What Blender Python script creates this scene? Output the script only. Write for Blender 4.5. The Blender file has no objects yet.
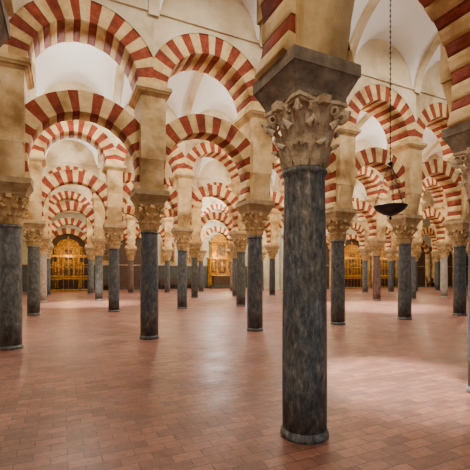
import bpy, math, random
from mathutils import Vector, Matrix
random.seed(4)
S=bpy.context.scene
pi=math.pi
# ------------------------------------------------------------ materials
def newmat(name):
    m=bpy.data.materials.new(name); m.use_nodes=True
    nt=m.node_tree; b=nt.nodes['Principled BSDF']
    return m,nt,b
def ramp(nt,src,stops):
    r=nt.nodes.new('ShaderNodeValToRGB')
    e=r.color_ramp.elements
    while len(e)<len(stops): e.new(0.5)
    for i,(p,c) in enumerate(stops):
        e[i].position=p; e[i].color=(c[0],c[1],c[2],1)
    nt.links.new(src,r.inputs[0]); return r
def noise_mat(name,stops,scale=4,detail=6,rough=.7,bump=.2,bscale=30,metal=0,dist=0,stretch=(1,1,1),rand=0,spec=.4,big=0,warm=0):
    m,nt,b=newmat(name)
    tc=nt.nodes.new('ShaderNodeTexCoord'); mp=nt.nodes.new('ShaderNodeMapping')
    mp.inputs['Scale'].default_value=stretch
    oi=nt.nodes.new('ShaderNodeObjectInfo')
    add=nt.nodes.new('ShaderNodeVectorMath'); add.operation='ADD'
    mul=nt.nodes.new('ShaderNodeMath'); mul.operation='MULTIPLY'; mul.inputs[1].default_value=50
    nt.links.new(oi.outputs['Random'],mul.inputs[0])
    nt.links.new(tc.outputs['Object'],mp.inputs[0])
    nt.links.new(mp.outputs[0],add.inputs[0]); nt.links.new(mul.outputs[0],add.inputs[1])
    n=nt.nodes.new('ShaderNodeTexNoise'); n.inputs['Scale'].default_value=scale; n.inputs['Detail'].default_value=detail
    n.inputs['Distortion'].default_value=dist; n.inputs['Roughness'].default_value=.66
    nt.links.new(add.outputs[0],n.inputs['Vector'])
    r=ramp(nt,n.outputs['Fac'],stops)
    out=r.outputs[0]
    if rand:
        hv=nt.nodes.new('ShaderNodeHueSaturation')
        mr=nt.nodes.new('ShaderNodeMapRange'); mr.inputs[3].default_value=1-rand; mr.inputs[4].default_value=1+rand
        nt.links.new(oi.outputs['Random'],mr.inputs[0]); nt.links.new(mr.outputs[0],hv.inputs['Value'])
        nt.links.new(out,hv.inputs['Color']); out=hv.outputs[0]
    def mulnoise(out,sc,stops):
        n4=nt.nodes.new('ShaderNodeTexNoise'); n4.inputs['Scale'].default_value=sc; n4.inputs['Detail'].default_value=7
        nt.links.new(add.outputs[0],n4.inputs['Vector'])
        gr=ramp(nt,n4.outputs['Fac'],stops)
        mx=nt.nodes.new('ShaderNodeMix'); mx.data_type='RGBA'; mx.blend_type='MULTIPLY'; mx.inputs[0].default_value=1
        nt.links.new(out,mx.inputs[6]); nt.links.new(gr.outputs[0],mx.inputs[7]); return mx.outputs[2]
    if big: out=mulnoise(out,big,[(.32,(.5,.4,.28)),(.48,(.9,.87,.8)),(.62,(1,1,1))])
    if warm: out=mulnoise(out,warm,[(.4,(1,1,1)),(.52,(1.1,1.0,.88)),(.66,(1.5,1.2,.88))])
    nt.links.new(out,b.inputs['Base Color'])
    b.inputs['Roughness'].default_value=rough; b.inputs['Metallic'].default_value=metal
    b.inputs['Specular IOR Level'].default_value=spec
    if bump:
        n2=nt.nodes.new('ShaderNodeTexNoise'); n2.inputs['Scale'].default_value=bscale; n2.inputs['Detail'].default_value=5
        nt.links.new(add.outputs[0],n2.inputs['Vector'])
        bp=nt.nodes.new('ShaderNodeBump'); bp.inputs['Strength'].default_value=bump; bp.inputs['Distance'].default_value=.02
        nt.links.new(n2.outputs['Fac'],bp.inputs['Height']); nt.links.new(bp.outputs[0],b.inputs['Normal'])
    return m
M={}
sh=dict(scale=8,detail=14,rough=.4,bump=.35,stretch=(1.3,1.3,.8),dist=.35,rand=.3)
M['shaft']=noise_mat('grey_marble',[(.3,(.02,.025,.031)),(.48,(.047,.055,.064)),(.62,(.09,.1,.11)),(.78,(.22,.22,.21))],warm=3,**sh)
M['shaft_b']=noise_mat('slate_marble',[(.3,(.03,.032,.03)),(.48,(.078,.081,.073)),(.62,(.145,.145,.13)),(.78,(.28,.27,.23))],**sh)
M['shaft_p']=noise_mat('rose_marble',[(.3,(.06,.035,.028)),(.48,(.14,.085,.065)),(.62,(.22,.15,.12)),(.78,(.38,.3,.25))],**sh)
M['shaft_w']=noise_mat('pale_marble',[(.3,(.18,.16,.13)),(.5,(.32,.29,.24)),(.75,(.5,.46,.4))],**sh)
M['shaft_blue']=noise_mat('weathered_blue_marble',[(.3,(.024,.03,.04)),(.43,(.058,.072,.09)),(.53,(.098,.115,.135)),(.61,(.155,.17,.185)),(.74,(.36,.36,.35))],scale=15,detail=15,rough=.55,bump=1.0,bscale=34,stretch=(1.5,1.5,.6),dist=.2,warm=2.2,spec=.3)
M['cap']=noise_mat('carved_limestone',[(.3,(.24,.14,.05)),(.55,(.52,.34,.14)),(.75,(.74,.55,.3))],scale=6,rough=.8,bump=.5,bscale=25,rand=.2)
M['capdark']=noise_mat('aged_limestone',[(.3,(.3,.2,.1)),(.52,(.6,.45,.28)),(.75,(.82,.68,.48))],scale=7,rough=.8,bump=.7,bscale=25)
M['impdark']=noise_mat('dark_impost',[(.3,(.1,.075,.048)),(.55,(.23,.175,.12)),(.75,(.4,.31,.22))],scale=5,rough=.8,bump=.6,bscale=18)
M['impost']=noise_mat('impost_stone',[(.3,(.22,.14,.06)),(.6,(.42,.29,.14)),(.8,(.6,.45,.26))],scale=5,rough=.8,bump=.3)
M['pier']=noise_mat('pier_plaster',[(.3,(.52,.34,.13)),(.55,(.72,.51,.24)),(.75,(.83,.65,.37))],scale=2.2,rough=.85,bump=.2,rand=.12,big=1.1)
M['cream']=noise_mat('cream_voussoir',[(.3,(.58,.38,.14)),(.55,(.78,.55,.25)),(.8,(.86,.69,.4))],scale=4,rough=.85,bump=.25,big=1.6)
M['plaster']=noise_mat('white_plaster',[(.3,(.86,.84,.79)),(.7,(.92,.91,.88))],scale=1.2,rough=.9,bump=.05)
M['spandrel']=noise_mat('spandrel_plaster',[(.3,(.58,.46,.28)),(.7,(.76,.65,.46))],scale=1.5,rough=.9,bump=.1,big=.8)
M['wallp']=noise_mat('wall_plaster',[(.3,(.33,.3,.19)),(.55,(.46,.42,.29)),(.75,(.56,.52,.38))],scale=.7,rough=.9,bump=.1)
M['wains']=noise_mat('wainscot_stone',[(.3,(.03,.034,.026)),(.6,(.065,.07,.052)),(.8,(.12,.12,.09))],scale=3,rough=.6,bump=.2)
M['gold']=noise_mat('gilding',[(.3,(.1,.035,.004)),(.5,(.42,.19,.014)),(.75,(.95,.55,.06))],scale=6,rough=.38,bump=.7,bscale=14,metal=.35)
M['iron']=noise_mat('wrought_iron',[(.3,(.008,.008,.009)),(.7,(.03,.028,.026))],scale=8,rough=.45,bump=.1,metal=.6)
M['wood']=noise_mat('dark_wood',[(.3,(.03,.015,.01)),(.7,(.09,.045,.025))],scale=3,rough=.5,bump=.1,stretch=(8,1,1))
M['canvas']=noise_mat('painted_canvas',[(.3,(.02,.015,.01)),(.5,(.1,.055,.03)),(.6,(.22,.14,.07)),(.75,(.08,.1,.12))],scale=3,rough=.5,bump=0)
M['red']=noise_mat('red_brick_voussoir',[(.3,(.15,.024,.009)),(.5,(.27,.045,.016)),(.68,(.36,.08,.03)),(.85,(.45,.17,.08))],scale=6,detail=10,rough=.85,bump=.4,bscale=35,big=1.6)
def floor_mat():
    m,nt,b=newmat('clay_tile_floor')
    tc=nt.nodes.new('ShaderNodeTexCoord')
    br=nt.nodes.new('ShaderNodeTexBrick'); br.inputs['Scale'].default_value=1
    br.inputs['Brick Width'].default_value=.28; br.inputs['Row Height'].default_value=.14
    br.inputs['Mortar Size'].default_value=.006; br.inputs['Mortar Smooth'].default_value=.4
    br.inputs['Color1'].default_value=(.29,.125,.08,1); br.inputs['Color2'].default_value=(.155,.068,.05,1)
    br.inputs['Mortar'].default_value=(.08,.046,.036,1)
    nt.links.new(tc.outputs['Object'],br.inputs['Vector'])
    def mulr(prev,scale,stops,det=8,rgh=.6):
        n=nt.nodes.new('ShaderNodeTexNoise'); n.inputs['Scale'].default_value=scale; n.inputs['Detail'].default_value=det; n.inputs['Roughness'].default_value=rgh
        nt.links.new(tc.outputs['Object'],n.inputs['Vector'])
        r=ramp(nt,n.outputs['Fac'],stops)
        mx=nt.nodes.new('ShaderNodeMix'); mx.data_type='RGBA'; mx.blend_type='MULTIPLY'; mx.inputs[0].default_value=1
        nt.links.new(prev,mx.inputs[6]); nt.links.new(r.outputs[0],mx.inputs[7]); return mx.outputs[2]
    o=mulr(br.outputs['Color'],.3,[(.3,(.7,.66,.64)),(.5,(1,1,1)),(.7,(1.3,1.32,1.3))],3,.5)
    o=mulr(o,9,[(.25,(.5,.48,.48)),(.5,(1,1,1)),(.75,(1.7,1.6,1.5))],12,.8)
    nt.links.new(o,b.inputs['Base Color'])
    n3=nt.nodes.new('ShaderNodeTexNoise'); n3.inputs['Scale'].default_value=1.5; n3.inputs['Detail'].default_value=5
    nt.links.new(tc.outputs['Object'],n3.inputs['Vector'])
    rr=ramp(nt,n3.outputs['Fac'],[(.3,(.3,.3,.3)),(.7,(.46,.46,.46))])
    nt.links.new(rr.outputs[0],b.inputs['Roughness']); b.inputs['Specular IOR Level'].default_value=.45
    bp=nt.nodes.new('ShaderNodeBump'); bp.inputs['Strength'].default_value=.4; bp.inputs['Distance'].default_value=.008
    nt.links.new(br.outputs['Fac'],bp.inputs['Height']); bp.invert=True
    n5=nt.nodes.new('ShaderNodeTexNoise'); n5.inputs['Scale'].default_value=9; n5.inputs['Detail'].default_value=4
    nt.links.new(tc.outputs['Object'],n5.inputs['Vector'])
    bp2=nt.nodes.new('ShaderNodeBump'); bp2.inputs['Strength'].default_value=.3; bp2.inputs['Distance'].default_value=.015
    nt.links.new(n5.outputs['Fac'],bp2.inputs['Height']); nt.links.new(bp.outputs[0],bp2.inputs['Normal'])
    nt.links.new(bp2.outputs[0],b.inputs['Normal'])
    return m
M['floor']=floor_mat()

# ------------------------------------------------------------ mesh builder
class B:
    def __init__(s): s.v=[];s.f=[];s.m=[];s.s=[];s.mats=[]
    def mi(s,k):
        if k not in s.mats: s.mats.append(k)
        return s.mats.index(k)
    def face(s,idx,k,sm=False): s.f.append(idx); s.m.append(s.mi(k)); s.s.append(sm)
    def box(s,cx,cy,cz,dx,dy,dz,k,top=None):
        o=len(s.v); tx,ty=(top or (1,1))
        for z,ax,ay in ((-.5,1,1),(.5,tx,ty)):
            for x,y in ((-.5,-.5),(.5,-.5),(.5,.5),(-.5,.5)):
                s.v.append((cx+x*dx*ax,cy+y*dy*ay,cz+z*dz))
        for q in ((0,3,2,1),(4,5,6,7),(0,1,5,4),(1,2,6,5),(2,3,7,6),(3,0,4,7)):
            s.face([o+i for i in q],k)
    def lathe(s,prof,n,k,cx=0,cy=0,smooth=True,ph=0,cap=True):
        o=len(s.v)
        for r,z in prof:
            for i in range(n):
                a=2*pi*i/n+ph; s.v.append((cx+r*math.cos(a),cy+r*math.sin(a),z))
        for j in range(len(prof)-1):
            for i in range(n):
                i2=(i+1)%n
                s.face([o+j*n+i,o+j*n+i2,o+(j+1)*n+i2,o+(j+1)*n+i],k,smooth)
        if cap:
            s.face([o+i for i in range(n)][::-1],k); s.face([o+(len(prof)-1)*n+i for i in range(n)],k)
    def grid(s,pts,k,smooth=True):
        o=len(s.v); R=len(pts); C=len(pts[0])
        for r in pts: s.v.extend([tuple(p) for p in r])
        for i in range(R-1):
            for j in range(C-1):
                s.face([o+i*C+j,o+i*C+j+1,o+(i+1)*C+j+1,o+(i+1)*C+j],k,smooth)
    def tube(s,p0,p1,r,k,n=6):
        p0=Vector(p0);p1=Vector(p1);d=(p1-p0).normalized()
        a=d.orthogonal().normalized(); b=d.cross(a); o=len(s.v)
        for p in (p0,p1):
            for i in range(n):
                t=2*pi*i/n; s.v.append(tuple(p+a*math.cos(t)*r+b*math.sin(t)*r))
        for i in range(n): s.face([o+i,o+(i+1)%n,o+n+(i+1)%n,o+n+i],k,True)
        s.face([o+i for i in range(n)][::-1],k); s.face([o+n+i for i in range(n)],k)
    def mesh(s,name):
        me=bpy.data.meshes.new(name); me.from_pydata(s.v,[],s.f)
        for k in s.mats: me.materials.append(M[k])
        me.polygons.foreach_set('material_index',s.m); me.polygons.foreach_set('use_smooth',s.s)
        me.update(); return me
def place(me,name,loc=(0,0,0),rz=0,parent=None,scale=None):
    o=bpy.data.objects.new(name,me); o.location=loc; o.rotation_euler=(0,0,rz)
    if scale: o.scale=scale
    S.collection.objects.link(o)
    if parent: o.parent=parent
    return o
def empty(name,loc=(0,0,0)):
    e=bpy.data.objects.new(name,None); e.location=loc; S.collection.objects.link(e); return e

# ------------------------------------------------------------ column
ZC0,ZC1=2.70,3.33
def torus(b,c,ax,R,r,k,n=14,m=6):
    ax=Vector(ax).normalized(); u=ax.orthogonal().normalized(); w=ax.cross(u); c=Vector(c)
    P=[]
    for i in range(n+1):
        t=2*pi*i/n; d=u*math.cos(t)+w*math.sin(t)
        P.append([c+d*(R+r*math.cos(2*pi*j/m))+ax*(r*math.sin(2*pi*j/m)) for j in range(m+1)])
    b.grid(P,k)
def column_mesh(shaft,cap,name):
    b=B()
    b.lathe([(.245,0),(.245,.03),(.24,.05),(.231,.06),(.226,.08)],32,shaft)
    b.lathe([(.224,.07),(.227,.6),(.225,1.2),(.218,1.8),(.209,2.4),(.206,2.6),(.211,2.63),(.226,2.645),(.232,2.665),(.226,2.685),(.2,2.70)],40,shaft)
    H=ZC1-ZC0
    def bell(z):
        t=(z-ZC0)/H; return .195+.03*t+.10*t**3
    b.lathe([(bell(ZC0+H*i/10),ZC0+H*i/10) for i in range(10)]+[(.31,ZC1-.05)],32,cap)
    cur=[(0,0),(.018,.2),(.026,.4),(.03,.6),(.042,.78),(.07,.93),(.10,1.0),(.122,.96),(.126,.87)]
    wid=[.75,.95,1.0,.98,.95,.9,.8,.55,.2]
    def ring(n,z0,h,ph,w,cs):
        for q in range(n):
            a=2*pi*q/n+ph; P=[]
            for (dr,t),ww in zip(cur,wid):
                z=z0+h*t; row=[]
                for j in range(9):
                    s=(j-4)/4
                    ser=1 if j%2==0 else .93
                    rr=bell(min(z,ZC1-.02))+dr*cs*(1-.35*s*s)+.012+(.012 if j==4 else 0)-.014*abs(s)+(.01 if j%2==0 else -.004)
                    ang=a+s*ww*w/rr*ser
                    row.append((rr*math.cos(ang),rr*math.sin(ang),z-(.03*h/.2*abs(s) if t>.7 else 0)))
                P.append(row)
            b.grid(P,cap)
    ring(8,ZC0+.005,.23,0,.085,.85)
    ring(8,ZC0+.06,.37,pi/8,.085,.95)
    ring(4,ZC0+.22,.33,pi/4,.06,1.2)
    for q in range(4):
        a=pi/4+q*pi/2; d=Vector((math.cos(a),math.sin(a),0)); t=Vector((-d.y,d.x,0))
        for R,off in ((.062,0),(.035,0)):
            torus(b,d*.36+Vector((0,0,ZC1-.135)),t,R,.02,cap)
        b.tube(d*.36+Vector((0,0,ZC1-.135))-t*.035,d*.36+Vector((0,0,ZC1-.135))+t*.035,.022,cap,8)
        for sg in (-1,1):
            a2=a+sg*.33
            d2=Vector((math.cos(a2),math.sin(a2),0))
            torus(b,d2*.325+Vector((0,0,ZC1-.11)),Vector((-d2.y,d2.x,0)),.035,.014,cap,10,5)
        a3=q*pi/2; d3=Vector((math.cos(a3),math.sin(a3),0))
        b.box(d3.x*.31,d3.y*.31,ZC1-.04,.1,.1,.078,cap)
    out=[]
    for q in range(4):
        a=pi/4+q*pi/2
        for j in range(8):
            t=j/8; p0=Vector((math.cos(a),math.sin(a)))*.45; p1=Vector((math.cos(a+pi/2),math.sin(a+pi/2)))*.45
            p=p0.lerp(p1,.06+.88*t) if j else p0.lerp(p1,.06)
            n=-(p0+p1).normalized(); out.append(p+n*.045*math.sin(pi*t))
    for z0,z1,s in ((ZC1-.065,ZC1-.035,.93),(ZC1-.035,ZC1,1.0)):
        o=len(b.v)
        for z in (z0,z1):
            for p in out: b.v.append((p.x*s,p.y*s,z))
        n=len(out)
        for i in range(n): b.face([o+i,o+(i+1)%n,o+n+(i+1)%n,o+n+i],cap)
        b.face([o+n+i for i in range(n)],cap); b.face([o+i for i in range(n)][::-1],cap)
    return b.mesh(name)
# ------------------------------------------------------------ pier
def pier_mesh(imp,name,f=1.0):
    b=B()
    def slab(z0,z1,w0,d0,w1,d1,k): b.box(0,0,(z0+z1)/2,w0,d0,z1-z0,k,top=(w1/w0,d1/d0))
    slab(ZC1,3.38,.62*f,.62*f,.64*f,.64*f,imp)
    slab(3.38,3.56,.64*f,.64*f,.82*f,.82*f,imp)
    slab(3.56,3.68,.84*f,.84*f,.84*f,.84*f,imp)
    slab(3.68,4.42,.58,.58,.60,.60,'pier')
    for sg in (-1,1):
        prof=[]
        for i in range(15):
            t=i/14; prof.append((.29+.185*(1-math.cos(pi*t))/2+.035*math.sin(pi*t*2)*(1 if t<.5 else .3),3.70+.74*t))
        o=len(b.v)
        for y,z in prof:
            b.v.append((-.27,sg*y,z)); b.v.append((.27,sg*y,z)); b.v.append((-.27,sg*.2,z)); b.v.append((.27,sg*.2,z))
        for i in range(14):
            A=o+4*i; C=A+4
            b.face([A,A+1,C+1,C],'pier',True); b.face([A,C,C+2,A+2],'pier'); b.face([A+1,A+3,C+3,C+1],'pier')
    slab(4.40,5.93,.60,.95,.60,.95,'pier')
    slab(5.93,6.0,.62,.97,.72,1.06,'pier')
    slab(6.0,6.06,.76,1.1,.82,1.16,'pier')
    slab(6.06,6.15,.86,1.18,.86,1.18,'pier')
    return b.mesh(name)
# ------------------------------------------------------------ arches
SP=3.03; HW=SP/2
def vous(b,ri,ro,zc,ext,th,n):
    a0=-ext; a1=pi+ext; sub=3
    js=[0]+[random.uniform(-.14,.14) for _ in range(n-1)]+[0]
    for i in range(n):
        red=(i%2==1); k='red' if red else 'cream'; t=th-(.02 if red else 0); rin=ri+(.006 if red else 0); rout=ro+random.uniform(-.015,.015)
        L=[]
        for j in range(sub+1):
            f=j/sub
            a=a0+(a1-a0)*((i+js[i])*(1-f)+(i+1+js[i+1])*f)/n
            c=math.cos(a); s=math.sin(a)
            r2=rout
            if abs(c)*r2>HW: r2=HW/abs(c)
            L.append(((rin*c,zc+rin*s),(r2*c,zc+r2*s)))
        o=len(b.v)
        for (p,q) in L:
            for pt in (p,q):
                for y in (-t/2,t/2): b.v.append((pt[0],y,pt[1]))
        for j in range(sub):
            A=o+4*j; C=A+4
            b.face([A,C,C+2,A+2],k); b.face([A+1,A+3,C+3,C+1],k)
            b.face([A,A+1,C+1,C],k,True); b.face([A+2,C+2,C+3,A+3],k,True)
        b.face([o,o+2,o+3,o+1],k); e=o+4*sub; b.face([e,e+1,e+3,e+2],k)
ZT=9.4
def arch_mesh(name):
    b=B()
    vous(b,1.18,1.66,4.17,math.asin(.47/1.18),.56,25)
    vous(b,1.17,1.68,6.16,0,.92,21)
    N=24
    for y in (-.475,.475):
        P=[[],[]]
        for i in range(N+1):
            x=-HW+SP*i/N; z=6.14+math.sqrt(max(0,1.68**2-x*x))
            P[0].append((x,y,z)); P[1].append((x,y,ZT))
        b.grid(P,'spandrel',False)
    for y in (-.50,.50): b.box(0,y,7.98,SP,.06,.08,'spandrel')
    return b.mesh(name)
cols={k:column_mesh(k,'cap','marble_column') for k in ('shaft','shaft_b','shaft_p','shaft_w')}
colF=column_mesh('shaft_blue','capdark','marble_column_foreground')
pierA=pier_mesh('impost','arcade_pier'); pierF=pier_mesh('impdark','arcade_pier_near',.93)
arches=[arch_mesh('striped_double_arch') for _ in range(3)]
fixed={(0,-1):'shaft_b',(0,0):'shaft',(0,1):'shaft',(0,2):'shaft_b',(0,3):'shaft_b',(0,4):'shaft',(7.15,-1):'shaft_b',(7.15,0):'shaft',(7.15,1):'shaft',(7.15,2):'shaft_b',(7.15,5):'shaft_p',(7.15,6):'shaft_b',(7.15,7):'shaft_w',(14.3,-1):'shaft_w',(14.3,0):'shaft_b',(14.3,1):'shaft',(14.3,2):'shaft_b'}
ROWS=[(-13.2,.25,-3,5),(-6.29,.25,-3,7),(0,0,-4,10),(7.15,0,-4,13),(14.3,0,-4,16),(21.45,0,-4,5)]
for y,xo,k0,k1 in ROWS:
    for k in range(k0,k1+1):
        x=xo+SP*k
        near=(y==-6.29)
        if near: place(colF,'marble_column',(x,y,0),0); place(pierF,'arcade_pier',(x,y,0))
        else:
            c=fixed.get((y,k)) or random.choice(['shaft','shaft','shaft','shaft_b','shaft_b','shaft_p'])
            place(cols[c],'marble_column',(x,y,0),random.choice([0,pi/2,pi])); place(pierA,'arcade_pier',(x,y,0))
        if k<k1: place(random.choice(arches),'striped_double_arch',(x+HW,y,0),random.choice([0,pi]))
# ------------------------------------------------------------ ceiling vaults
def vault_mesh(name,w):
    b=B(); hw=w/2; NX,NY=20,28; P=[]
    for i in range(NX+1):
        x=-HW+SP*i/NX; row=[]
        for j in range(NY+1):
            y=-hw*math.cos(pi*j/NY)
            zb=7.95+1.9*math.sqrt(max(0,1-(y/hw)**2))
            zc=7.95+1.35*math.sqrt(max(0,1-(x/1.33)**2)) if abs(x)<1.33 else 0
            row.append((x,y,max(zb,zc)))
        P.append(row)
    b.grid(P,'plaster',True)
    xs=-HW; pr=[]
    for j in range(NY+1):
        y=-hw*math.cos(pi*j/NY); zb=7.95+1.9*math.sqrt(max(0,1-(y/hw)**2))
        pr.append([(xs-.13,y,zb+.02),(xs-.13,y*.97,zb-.1),(xs+.13,y*.97,zb-.1),(xs+.13,y,zb+.02)])
    b.grid(pr,'spandrel',False)
    return b.mesh(name)
ceil=empty('ceiling')
vA=vault_mesh('vault_bay',7.15-.94); vB=vault_mesh('vault_bay_narrow',6.29-.94)
for (ya,yb,k0,k1,me) in ((-6.29,0,-3,9,vB),(0,7.15,-4,12,vA),(7.15,14.3,-4,15,vA),(14.3,21.45,-4,15,vA),(21.45,28.6,-4,4,vA),(-13.2,-6.29,-3,5,vA)):
    for k in range(k0,k1+1): place(me,'vault_bay',(SP*k+HW,(ya+yb)/2,0),0,ceil)
# ------------------------------------------------------------ floor
b=B(); b.box(18,7,-.1,66,46,.2,'floor'); place(b.mesh('floor'),'floor')
# ------------------------------------------------------------ walls
def wall(name,cx,cy,dx,dy):
    b=B(); b.box(cx,cy,5,dx,dy,10,'wallp')
    place(b.mesh(name),name)
wall('wall_back',3,28.85,29,.5)
wall('wall_side',17.5,25.2,.5,7)
wall('wall_chapels',34,21.7,33,.5)
wall('wall_right',50.5,5,.5,34)
b=B(); b.box(-12.9,7,7.3,.5,44,5.4,'wallp')
for y in (-13.2,-6.29,0,7.15,14.3,21.45,28): b.box(-12.9,y,2.3,.5,2.6,4.6,'wallp')
place(b.mesh('wall_left'),'wall_left')
def wains(name,x0,x1,y):
    b=B(); cx=(x0+x1)/2; w=x1-x0
    b.box(cx,y-.03,1.2,w,.06,2.4,'wains'); b.box(cx,y-.06,2.44,w,.12,.1,'impost'); b.box(cx,y-.05,.12,w,.1,.24,'wains')
    b.box(cx,y-.1,7.4,w,.2,.18,'pier')
    place(b.mesh(name),name)
wains('trim_1',-11,17.2,28.6); wains('trim_2',17.6,50,21.45)
# ------------------------------------------------------------ altarpiece
def altar_mesh():
    b=B()
    b.box(0,-.9,.1,3.4,1.8,.2,'wains'); b.box(0,-.8,.28,2.8,1.4,.16,'wains')
    b.box(0,-.55,.85,2.2,.7,1.0,'wood'); b.box(0,-.55,1.38,2.4,.8,.08,'cream')
    b.box(0,-.12,1.6,3.0,.24,3.0,'gold'); b.box(0,-.1,4.1,2.6,.2,1.9,'gold')
    b.box(0,-.25,3.25,3.2,.5,.18,'gold'); b.box(0,-.2,5.1,2.8,.4,.16,'gold')
    for x in (-1.35,-.62,.62,1.35):
        b.lathe([(.12,1.45),(.08,1.6),(.09,1.9),(.075,2.3),(.09,2.7),(.07,3.0),(.13,3.14)],12,'gold',x,-.36)
    for x in (-1.15,-.5,.5,1.15):
        b.lathe([(.1,3.34),(.065,3.5),(.075,4.0),(.06,4.8),(.11,5.0)],12,'gold',x,-.3)
    b.box(0,-.26,2.35,.95,.06,1.4,'canvas'); b.box(-.98,-.26,2.3,.45,.06,1.1,'canvas'); b.box(.98,-.26,2.3,.45,.06,1.1,'canvas')
    b.box(0,-.22,4.2,.75,.06,1.2,'canvas')
    for x in (-.98,0,.98):
        b.lathe([(.13,1.8),(.15,2.0),(.11,2.35),(.13,2.6),(.05,2.72),(.075,2.8),(.06,2.9),(.01,2.93)],10,'gold',x,-.33)
    o=len(b.v)
    pts=[(-1.2,5.18)]+[(-1.2*math.cos(pi*i/12),5.18+.85*math.sin(pi*i/12)) for i in range(13)]
    for y in (-.25,0):
        for p in pts: b.v.append((p[0],y,p[1]))
    n=len(pts); b.face([o+i for i in range(n)],'gold'); b.face([o+n+i for i in range(n)][::-1],'gold')
    for i in range(n-1): b.face([o+i,o+i+1,o+n+i+1,o+n+i],'gold')
    b.lathe([(.02,6.0),(.1,6.1),(.13,6.2),(.02,6.4)],10,'gold',0,-.12)
    for x in (-.95,-.6,.6,.95):
        b.lathe([(.07,1.42),(.02,1.48),(.03,1.6),(.02,1.75),(.045,1.8)],8,'gold',x,-.6); b.tube((x,-.6,1.8),(x,-.6,2.1),.018,'cream',6)
    return b.mesh('gilded_altarpiece')
alt=altar_mesh()
place(alt,'gilded_altarpiece',(14.0,28.58,0),0,None,(1.05,1,1.0))
def chapel_mesh():
    b=B(); W=1.75; Zs=3.4
    for s in (-1,1):
        b.box(s*(W+.22),-.2,Zs/2,.44,.4,Zs,'pier'); b.box(s*(W+.22),-.24,Zs+.08,.56,.5,.18,'impost'); b.box(s*(W+.22),-.24,.15,.56,.5,.3,'impost')
    N=17
    for i in range(N):
        k='red' if i%2 else 'cream'; a0=pi*i/N; a1=pi*(i+1)/N; o=len(b.v)
        for a in (a0,a1):
            for r in (W,W+.5):
                for y in (-.36,0): b.v.append((r*math.cos(a),y,Zs+.17+r*math.sin(a)))
        for q in ((0,2,6,4),(1,5,7,3),(0,4,5,1),(2,3,7,6),(0,1,3,2),(4,6,7,5)): b.face([o+t for t in q],k)
    pts=[(-W,0)]+[(-W*math.cos(pi*i/16),Zs+.17+W*math.sin(pi*i/16)) for i in range(17)]+[(W,0)]
    o=len(b.v)
    for p in pts: b.v.append((p[0],-.07,p[1]))
    b.face([o+i for i in range(len(pts))],'wood')
    return b.mesh('chapel_arch')
def grille_mesh():
    b=B(); W=1.7
    for i in range(25):
        x=-W+2*W*i/24
        b.tube((x,0,0),(x,0,3.3),.022,'gold' if i%3==0 else 'iron',6)
        b.lathe([(.005,1.2),(.05,1.3),(.05,1.36),(.005,1.46)],8,'gold',x,0,cap=False)
    for z,h in ((.1,.12),(1.1,.07),(2.2,.07),(3.2,.22)): b.box(0,0,z,2*W,.06,h,'gold')
    for i in range(9):
        x=-W+.2+(2*W-.4)*i/8; h=.25+.75*math.sin(pi*i/8)
        b.tube((x,0,3.3),(x,0,3.3+h),.025,'gold',6); torus(b,(x,0,3.3+h+.09),(0,1,0),.09,.022,'gold',12,5)
        torus(b,(x+.1,0,3.42),(0,1,0),.1,.018,'gold',12,5)
    return b.mesh('gilded_grille')
ch=chapel_mesh(); gr=grille_mesh()
for x in (21.5,26.2,31,36,41,46):
    place(ch,'chapel_arch',(x,21.45,0))
    if x in (26.2,31):
        place(alt,'gilded_altarpiece',(x,21.35,0),0,None,(.9,.35,.78))
        place(gr,'gilded_grille',(x,20.5,0))
place(ch,'chapel_arch',(-1.5,28.6,0)); place(gr,'gilded_grille',(-1.5,27.7,0))
place(alt,'gilded_altarpiece',(-1.5,28.5,0),0,None,(.8,.35,.8))
place(ch,'chapel_arch',(4.5,28.6,0))
def painting(w,h):
    b=B(); b.box(0,-.03,0,w,.06,h,'canvas')
    for s in (-1,1):
        b.box(s*w/2,-.05,0,.12,.1,h+.12,'gold'); b.box(0,-.05,s*h/2,w,.1,.12,'gold')
    return b.mesh('framed_painting')
pm=painting(1.3,2.0)
for x,y in ((8,28.6),(10.8,28.6),(1.5,28.6),(18.7,21.45),(33.5,21.45),(38.5,21.45)):
    place(pm,'framed_painting',(x,y-.01,3.8))
def bench():
    b=B(); b.box(0,0,.45,1.9,.45,.06,'wood'); b.box(0,.2,.78,1.9,.05,.5,'wood')
    for x in (-.85,0,.85): b.box(x,0,.21,.07,.4,.42,'wood')
    for x in (-.92,.92): b.box(x,0,.66,.06,.45,.06,'wood'); b.box(x,-.18,.55,.06,.06,.2,'wood')
    return b.mesh('wooden_bench')
bm=bench()
for x,y in ((8,28.1),(10.7,28.1),(1.5,28.1),(18.8,20.9),(33.6,20.9),(38.5,20.9),(43.5,20.9)):
    place(bm,'wooden_bench',(x,y,0))
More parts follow.
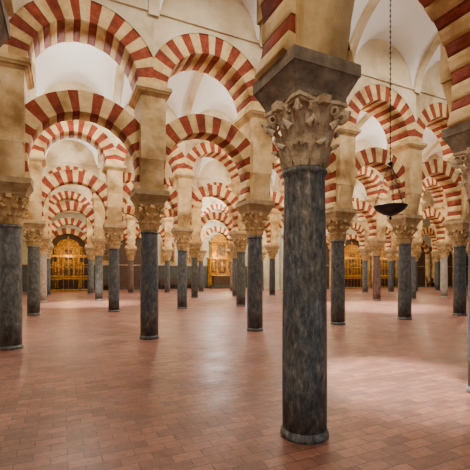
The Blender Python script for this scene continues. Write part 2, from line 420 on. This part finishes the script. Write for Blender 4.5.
# ------------------------------------------------------------ hanging bowl lamp
def lamp():
    b=B(); R=.29
    out=[(.015,-.13),(.05,-.125),(.12,-.105),(.2,-.06),(.26,-.01),(R,.03),(R+.015,.045),(R+.015,.06),(R-.01,.06),(.25,.01),(.18,-.04),(.1,-.08),(.01,-.1)]
    b.lathe(out,36,'iron'); b.lathe([(.005,-.21),(.025,-.19),(.03,-.17),(.012,-.15),(.02,-.125)],12,'iron')
    top=.85
    for i in range(3):
        a=2*pi*i/3+.5; p0=Vector((R*math.cos(a),R*math.sin(a),.055)); p1=Vector((.02*math.cos(a),.02*math.sin(a),top))
        n=22
        for j in range(n):
            q=p0.lerp(p1,(j+.5)/n); d=(p1-p0).normalized(); ax=d.orthogonal().normalized()
            if j%2: ax=d.cross(ax)
            torus(b,q,ax,.018,.0045,'iron',8,4)
        b.tube(p0,p1,.005,'iron',4)
    b.lathe([(.01,top-.03),(.05,top),(.05,top+.02),(.01,top+.06)],12,'iron')
    b.tube((0,0,top),(0,0,6.9),.0075,'iron',6)
    for j in range(60): torus(b,(0,0,top+.1+j*.1),(1,0,0) if j%2 else (0,1,0),.02,.005,'iron',8,4)
    b.lathe([(.06,6.93),(.05,6.88),(.01,6.82)],12,'iron')
    return b.mesh('hanging_bowl_lamp')
place(lamp(),'hanging_bowl_lamp',(3.62,-4.33,2.86))
# ------------------------------------------------------------ lights
def point(x,y,z,p,c=(1,.72,.4),r=.2):  # added point lights with no fixture, brightening arches, vaults and chapels
    l=bpy.data.lights.new('fill_point','POINT'); l.energy=p; l.color=c; l.shadow_soft_size=r
    o=bpy.data.objects.new('fill_point',l); o.location=(x,y,z); S.collection.objects.link(o)
def area(x,y,z,p,sx,sy,c=(1,.94,.85),rot=(0,0,0)):  # added area lights under closed vaults, brightening the aisles; no roof opening
    l=bpy.data.lights.new('fill_area','AREA'); l.shape='RECTANGLE'; l.size=sx; l.size_y=sy; l.energy=p; l.color=c
    o=bpy.data.objects.new('fill_area',l); o.location=(x,y,z); o.rotation_euler=rot; S.collection.objects.link(o)
W=(1,.96,.9)
for x in (-4.5,7.5,19): point(x,3.6,5.0,190)
for x in (-4.5,4.5,14,26): point(x,10.7,5.2,240)
for x in (-4,5,23,33): point(x,17.9,5.2,200)
for x in (-4,5): point(x,25,4.5,90)
point(-1.5,26.4,3.2,150,(1,.64,.22)); point(14.0,26.2,3.6,380,(1,.66,.25)); point(25.5,19.0,3.4,120,(1,.66,.25)); point(31,19.0,3.4,90,(1,.66,.25))
point(12,18,7.3,1200,(.97,.98,1),.5); point(12,25,7.2,1100,(.97,.98,1),.5)
for x in (-1.5,9,20): point(x,11,7.6,420,W,.5)
for x in (-1.5,6,14): point(x,3.6,7.7,380,W,.5)
for x in (-3,5,11): point(x,-3.1,7.7,110,W,.5)
for x in (0,9,18,27): area(x,3.6,8.9,320,3,2)
for x in (1,8): area(x,-3.1,8.9,200,1.5,1.5)
area(-4,-10.5,8.9,430,2,2,(1,.88,.7))
for x in (0,10,20,30): area(x,17.9,8.9,480,3,2)
area(2,25,8.9,250,3,3)
def spot(loc,tgt,p,ang,c=(1,.94,.87),bl=.8):
    l=bpy.data.lights.new('window_light','SPOT'); l.energy=p; l.spot_size=math.radians(ang); l.spot_blend=bl; l.color=c; l.shadow_soft_size=.3
    o=bpy.data.objects.new('window_light',l); o.location=loc
    o.rotation_euler=(Vector(tgt)-Vector(loc)).to_track_quat('-Z','Y').to_euler(); S.collection.objects.link(o)
spot((3.0,-1.2,8.6),(2.7,-5.3,0),20000,21)
spot((-.3,10.7,9.0),(-.5,12,0),16000,40)
spot((12,3.6,9.0),(12,4.6,0),16000,52)
# world
w=bpy.data.worlds.new('World'); S.world=w; w.use_nodes=True
bg=w.node_tree.nodes['Background']; bg.inputs[0].default_value=(1,.97,.92,1); bg.inputs[1].default_value=.7
# ------------------------------------------------------------ camera
cd=bpy.data.cameras.new('camera'); cam=bpy.data.objects.new('camera',cd); S.collection.objects.link(cam)
cd.lens=36*370/470; cd.sensor_width=36; cd.shift_y=38/470; cd.clip_end=300
cam.location=(-2.0,-9.43,1.65); cam.rotation_euler=(pi/2,0,-math.radians(25))
S.camera=cam
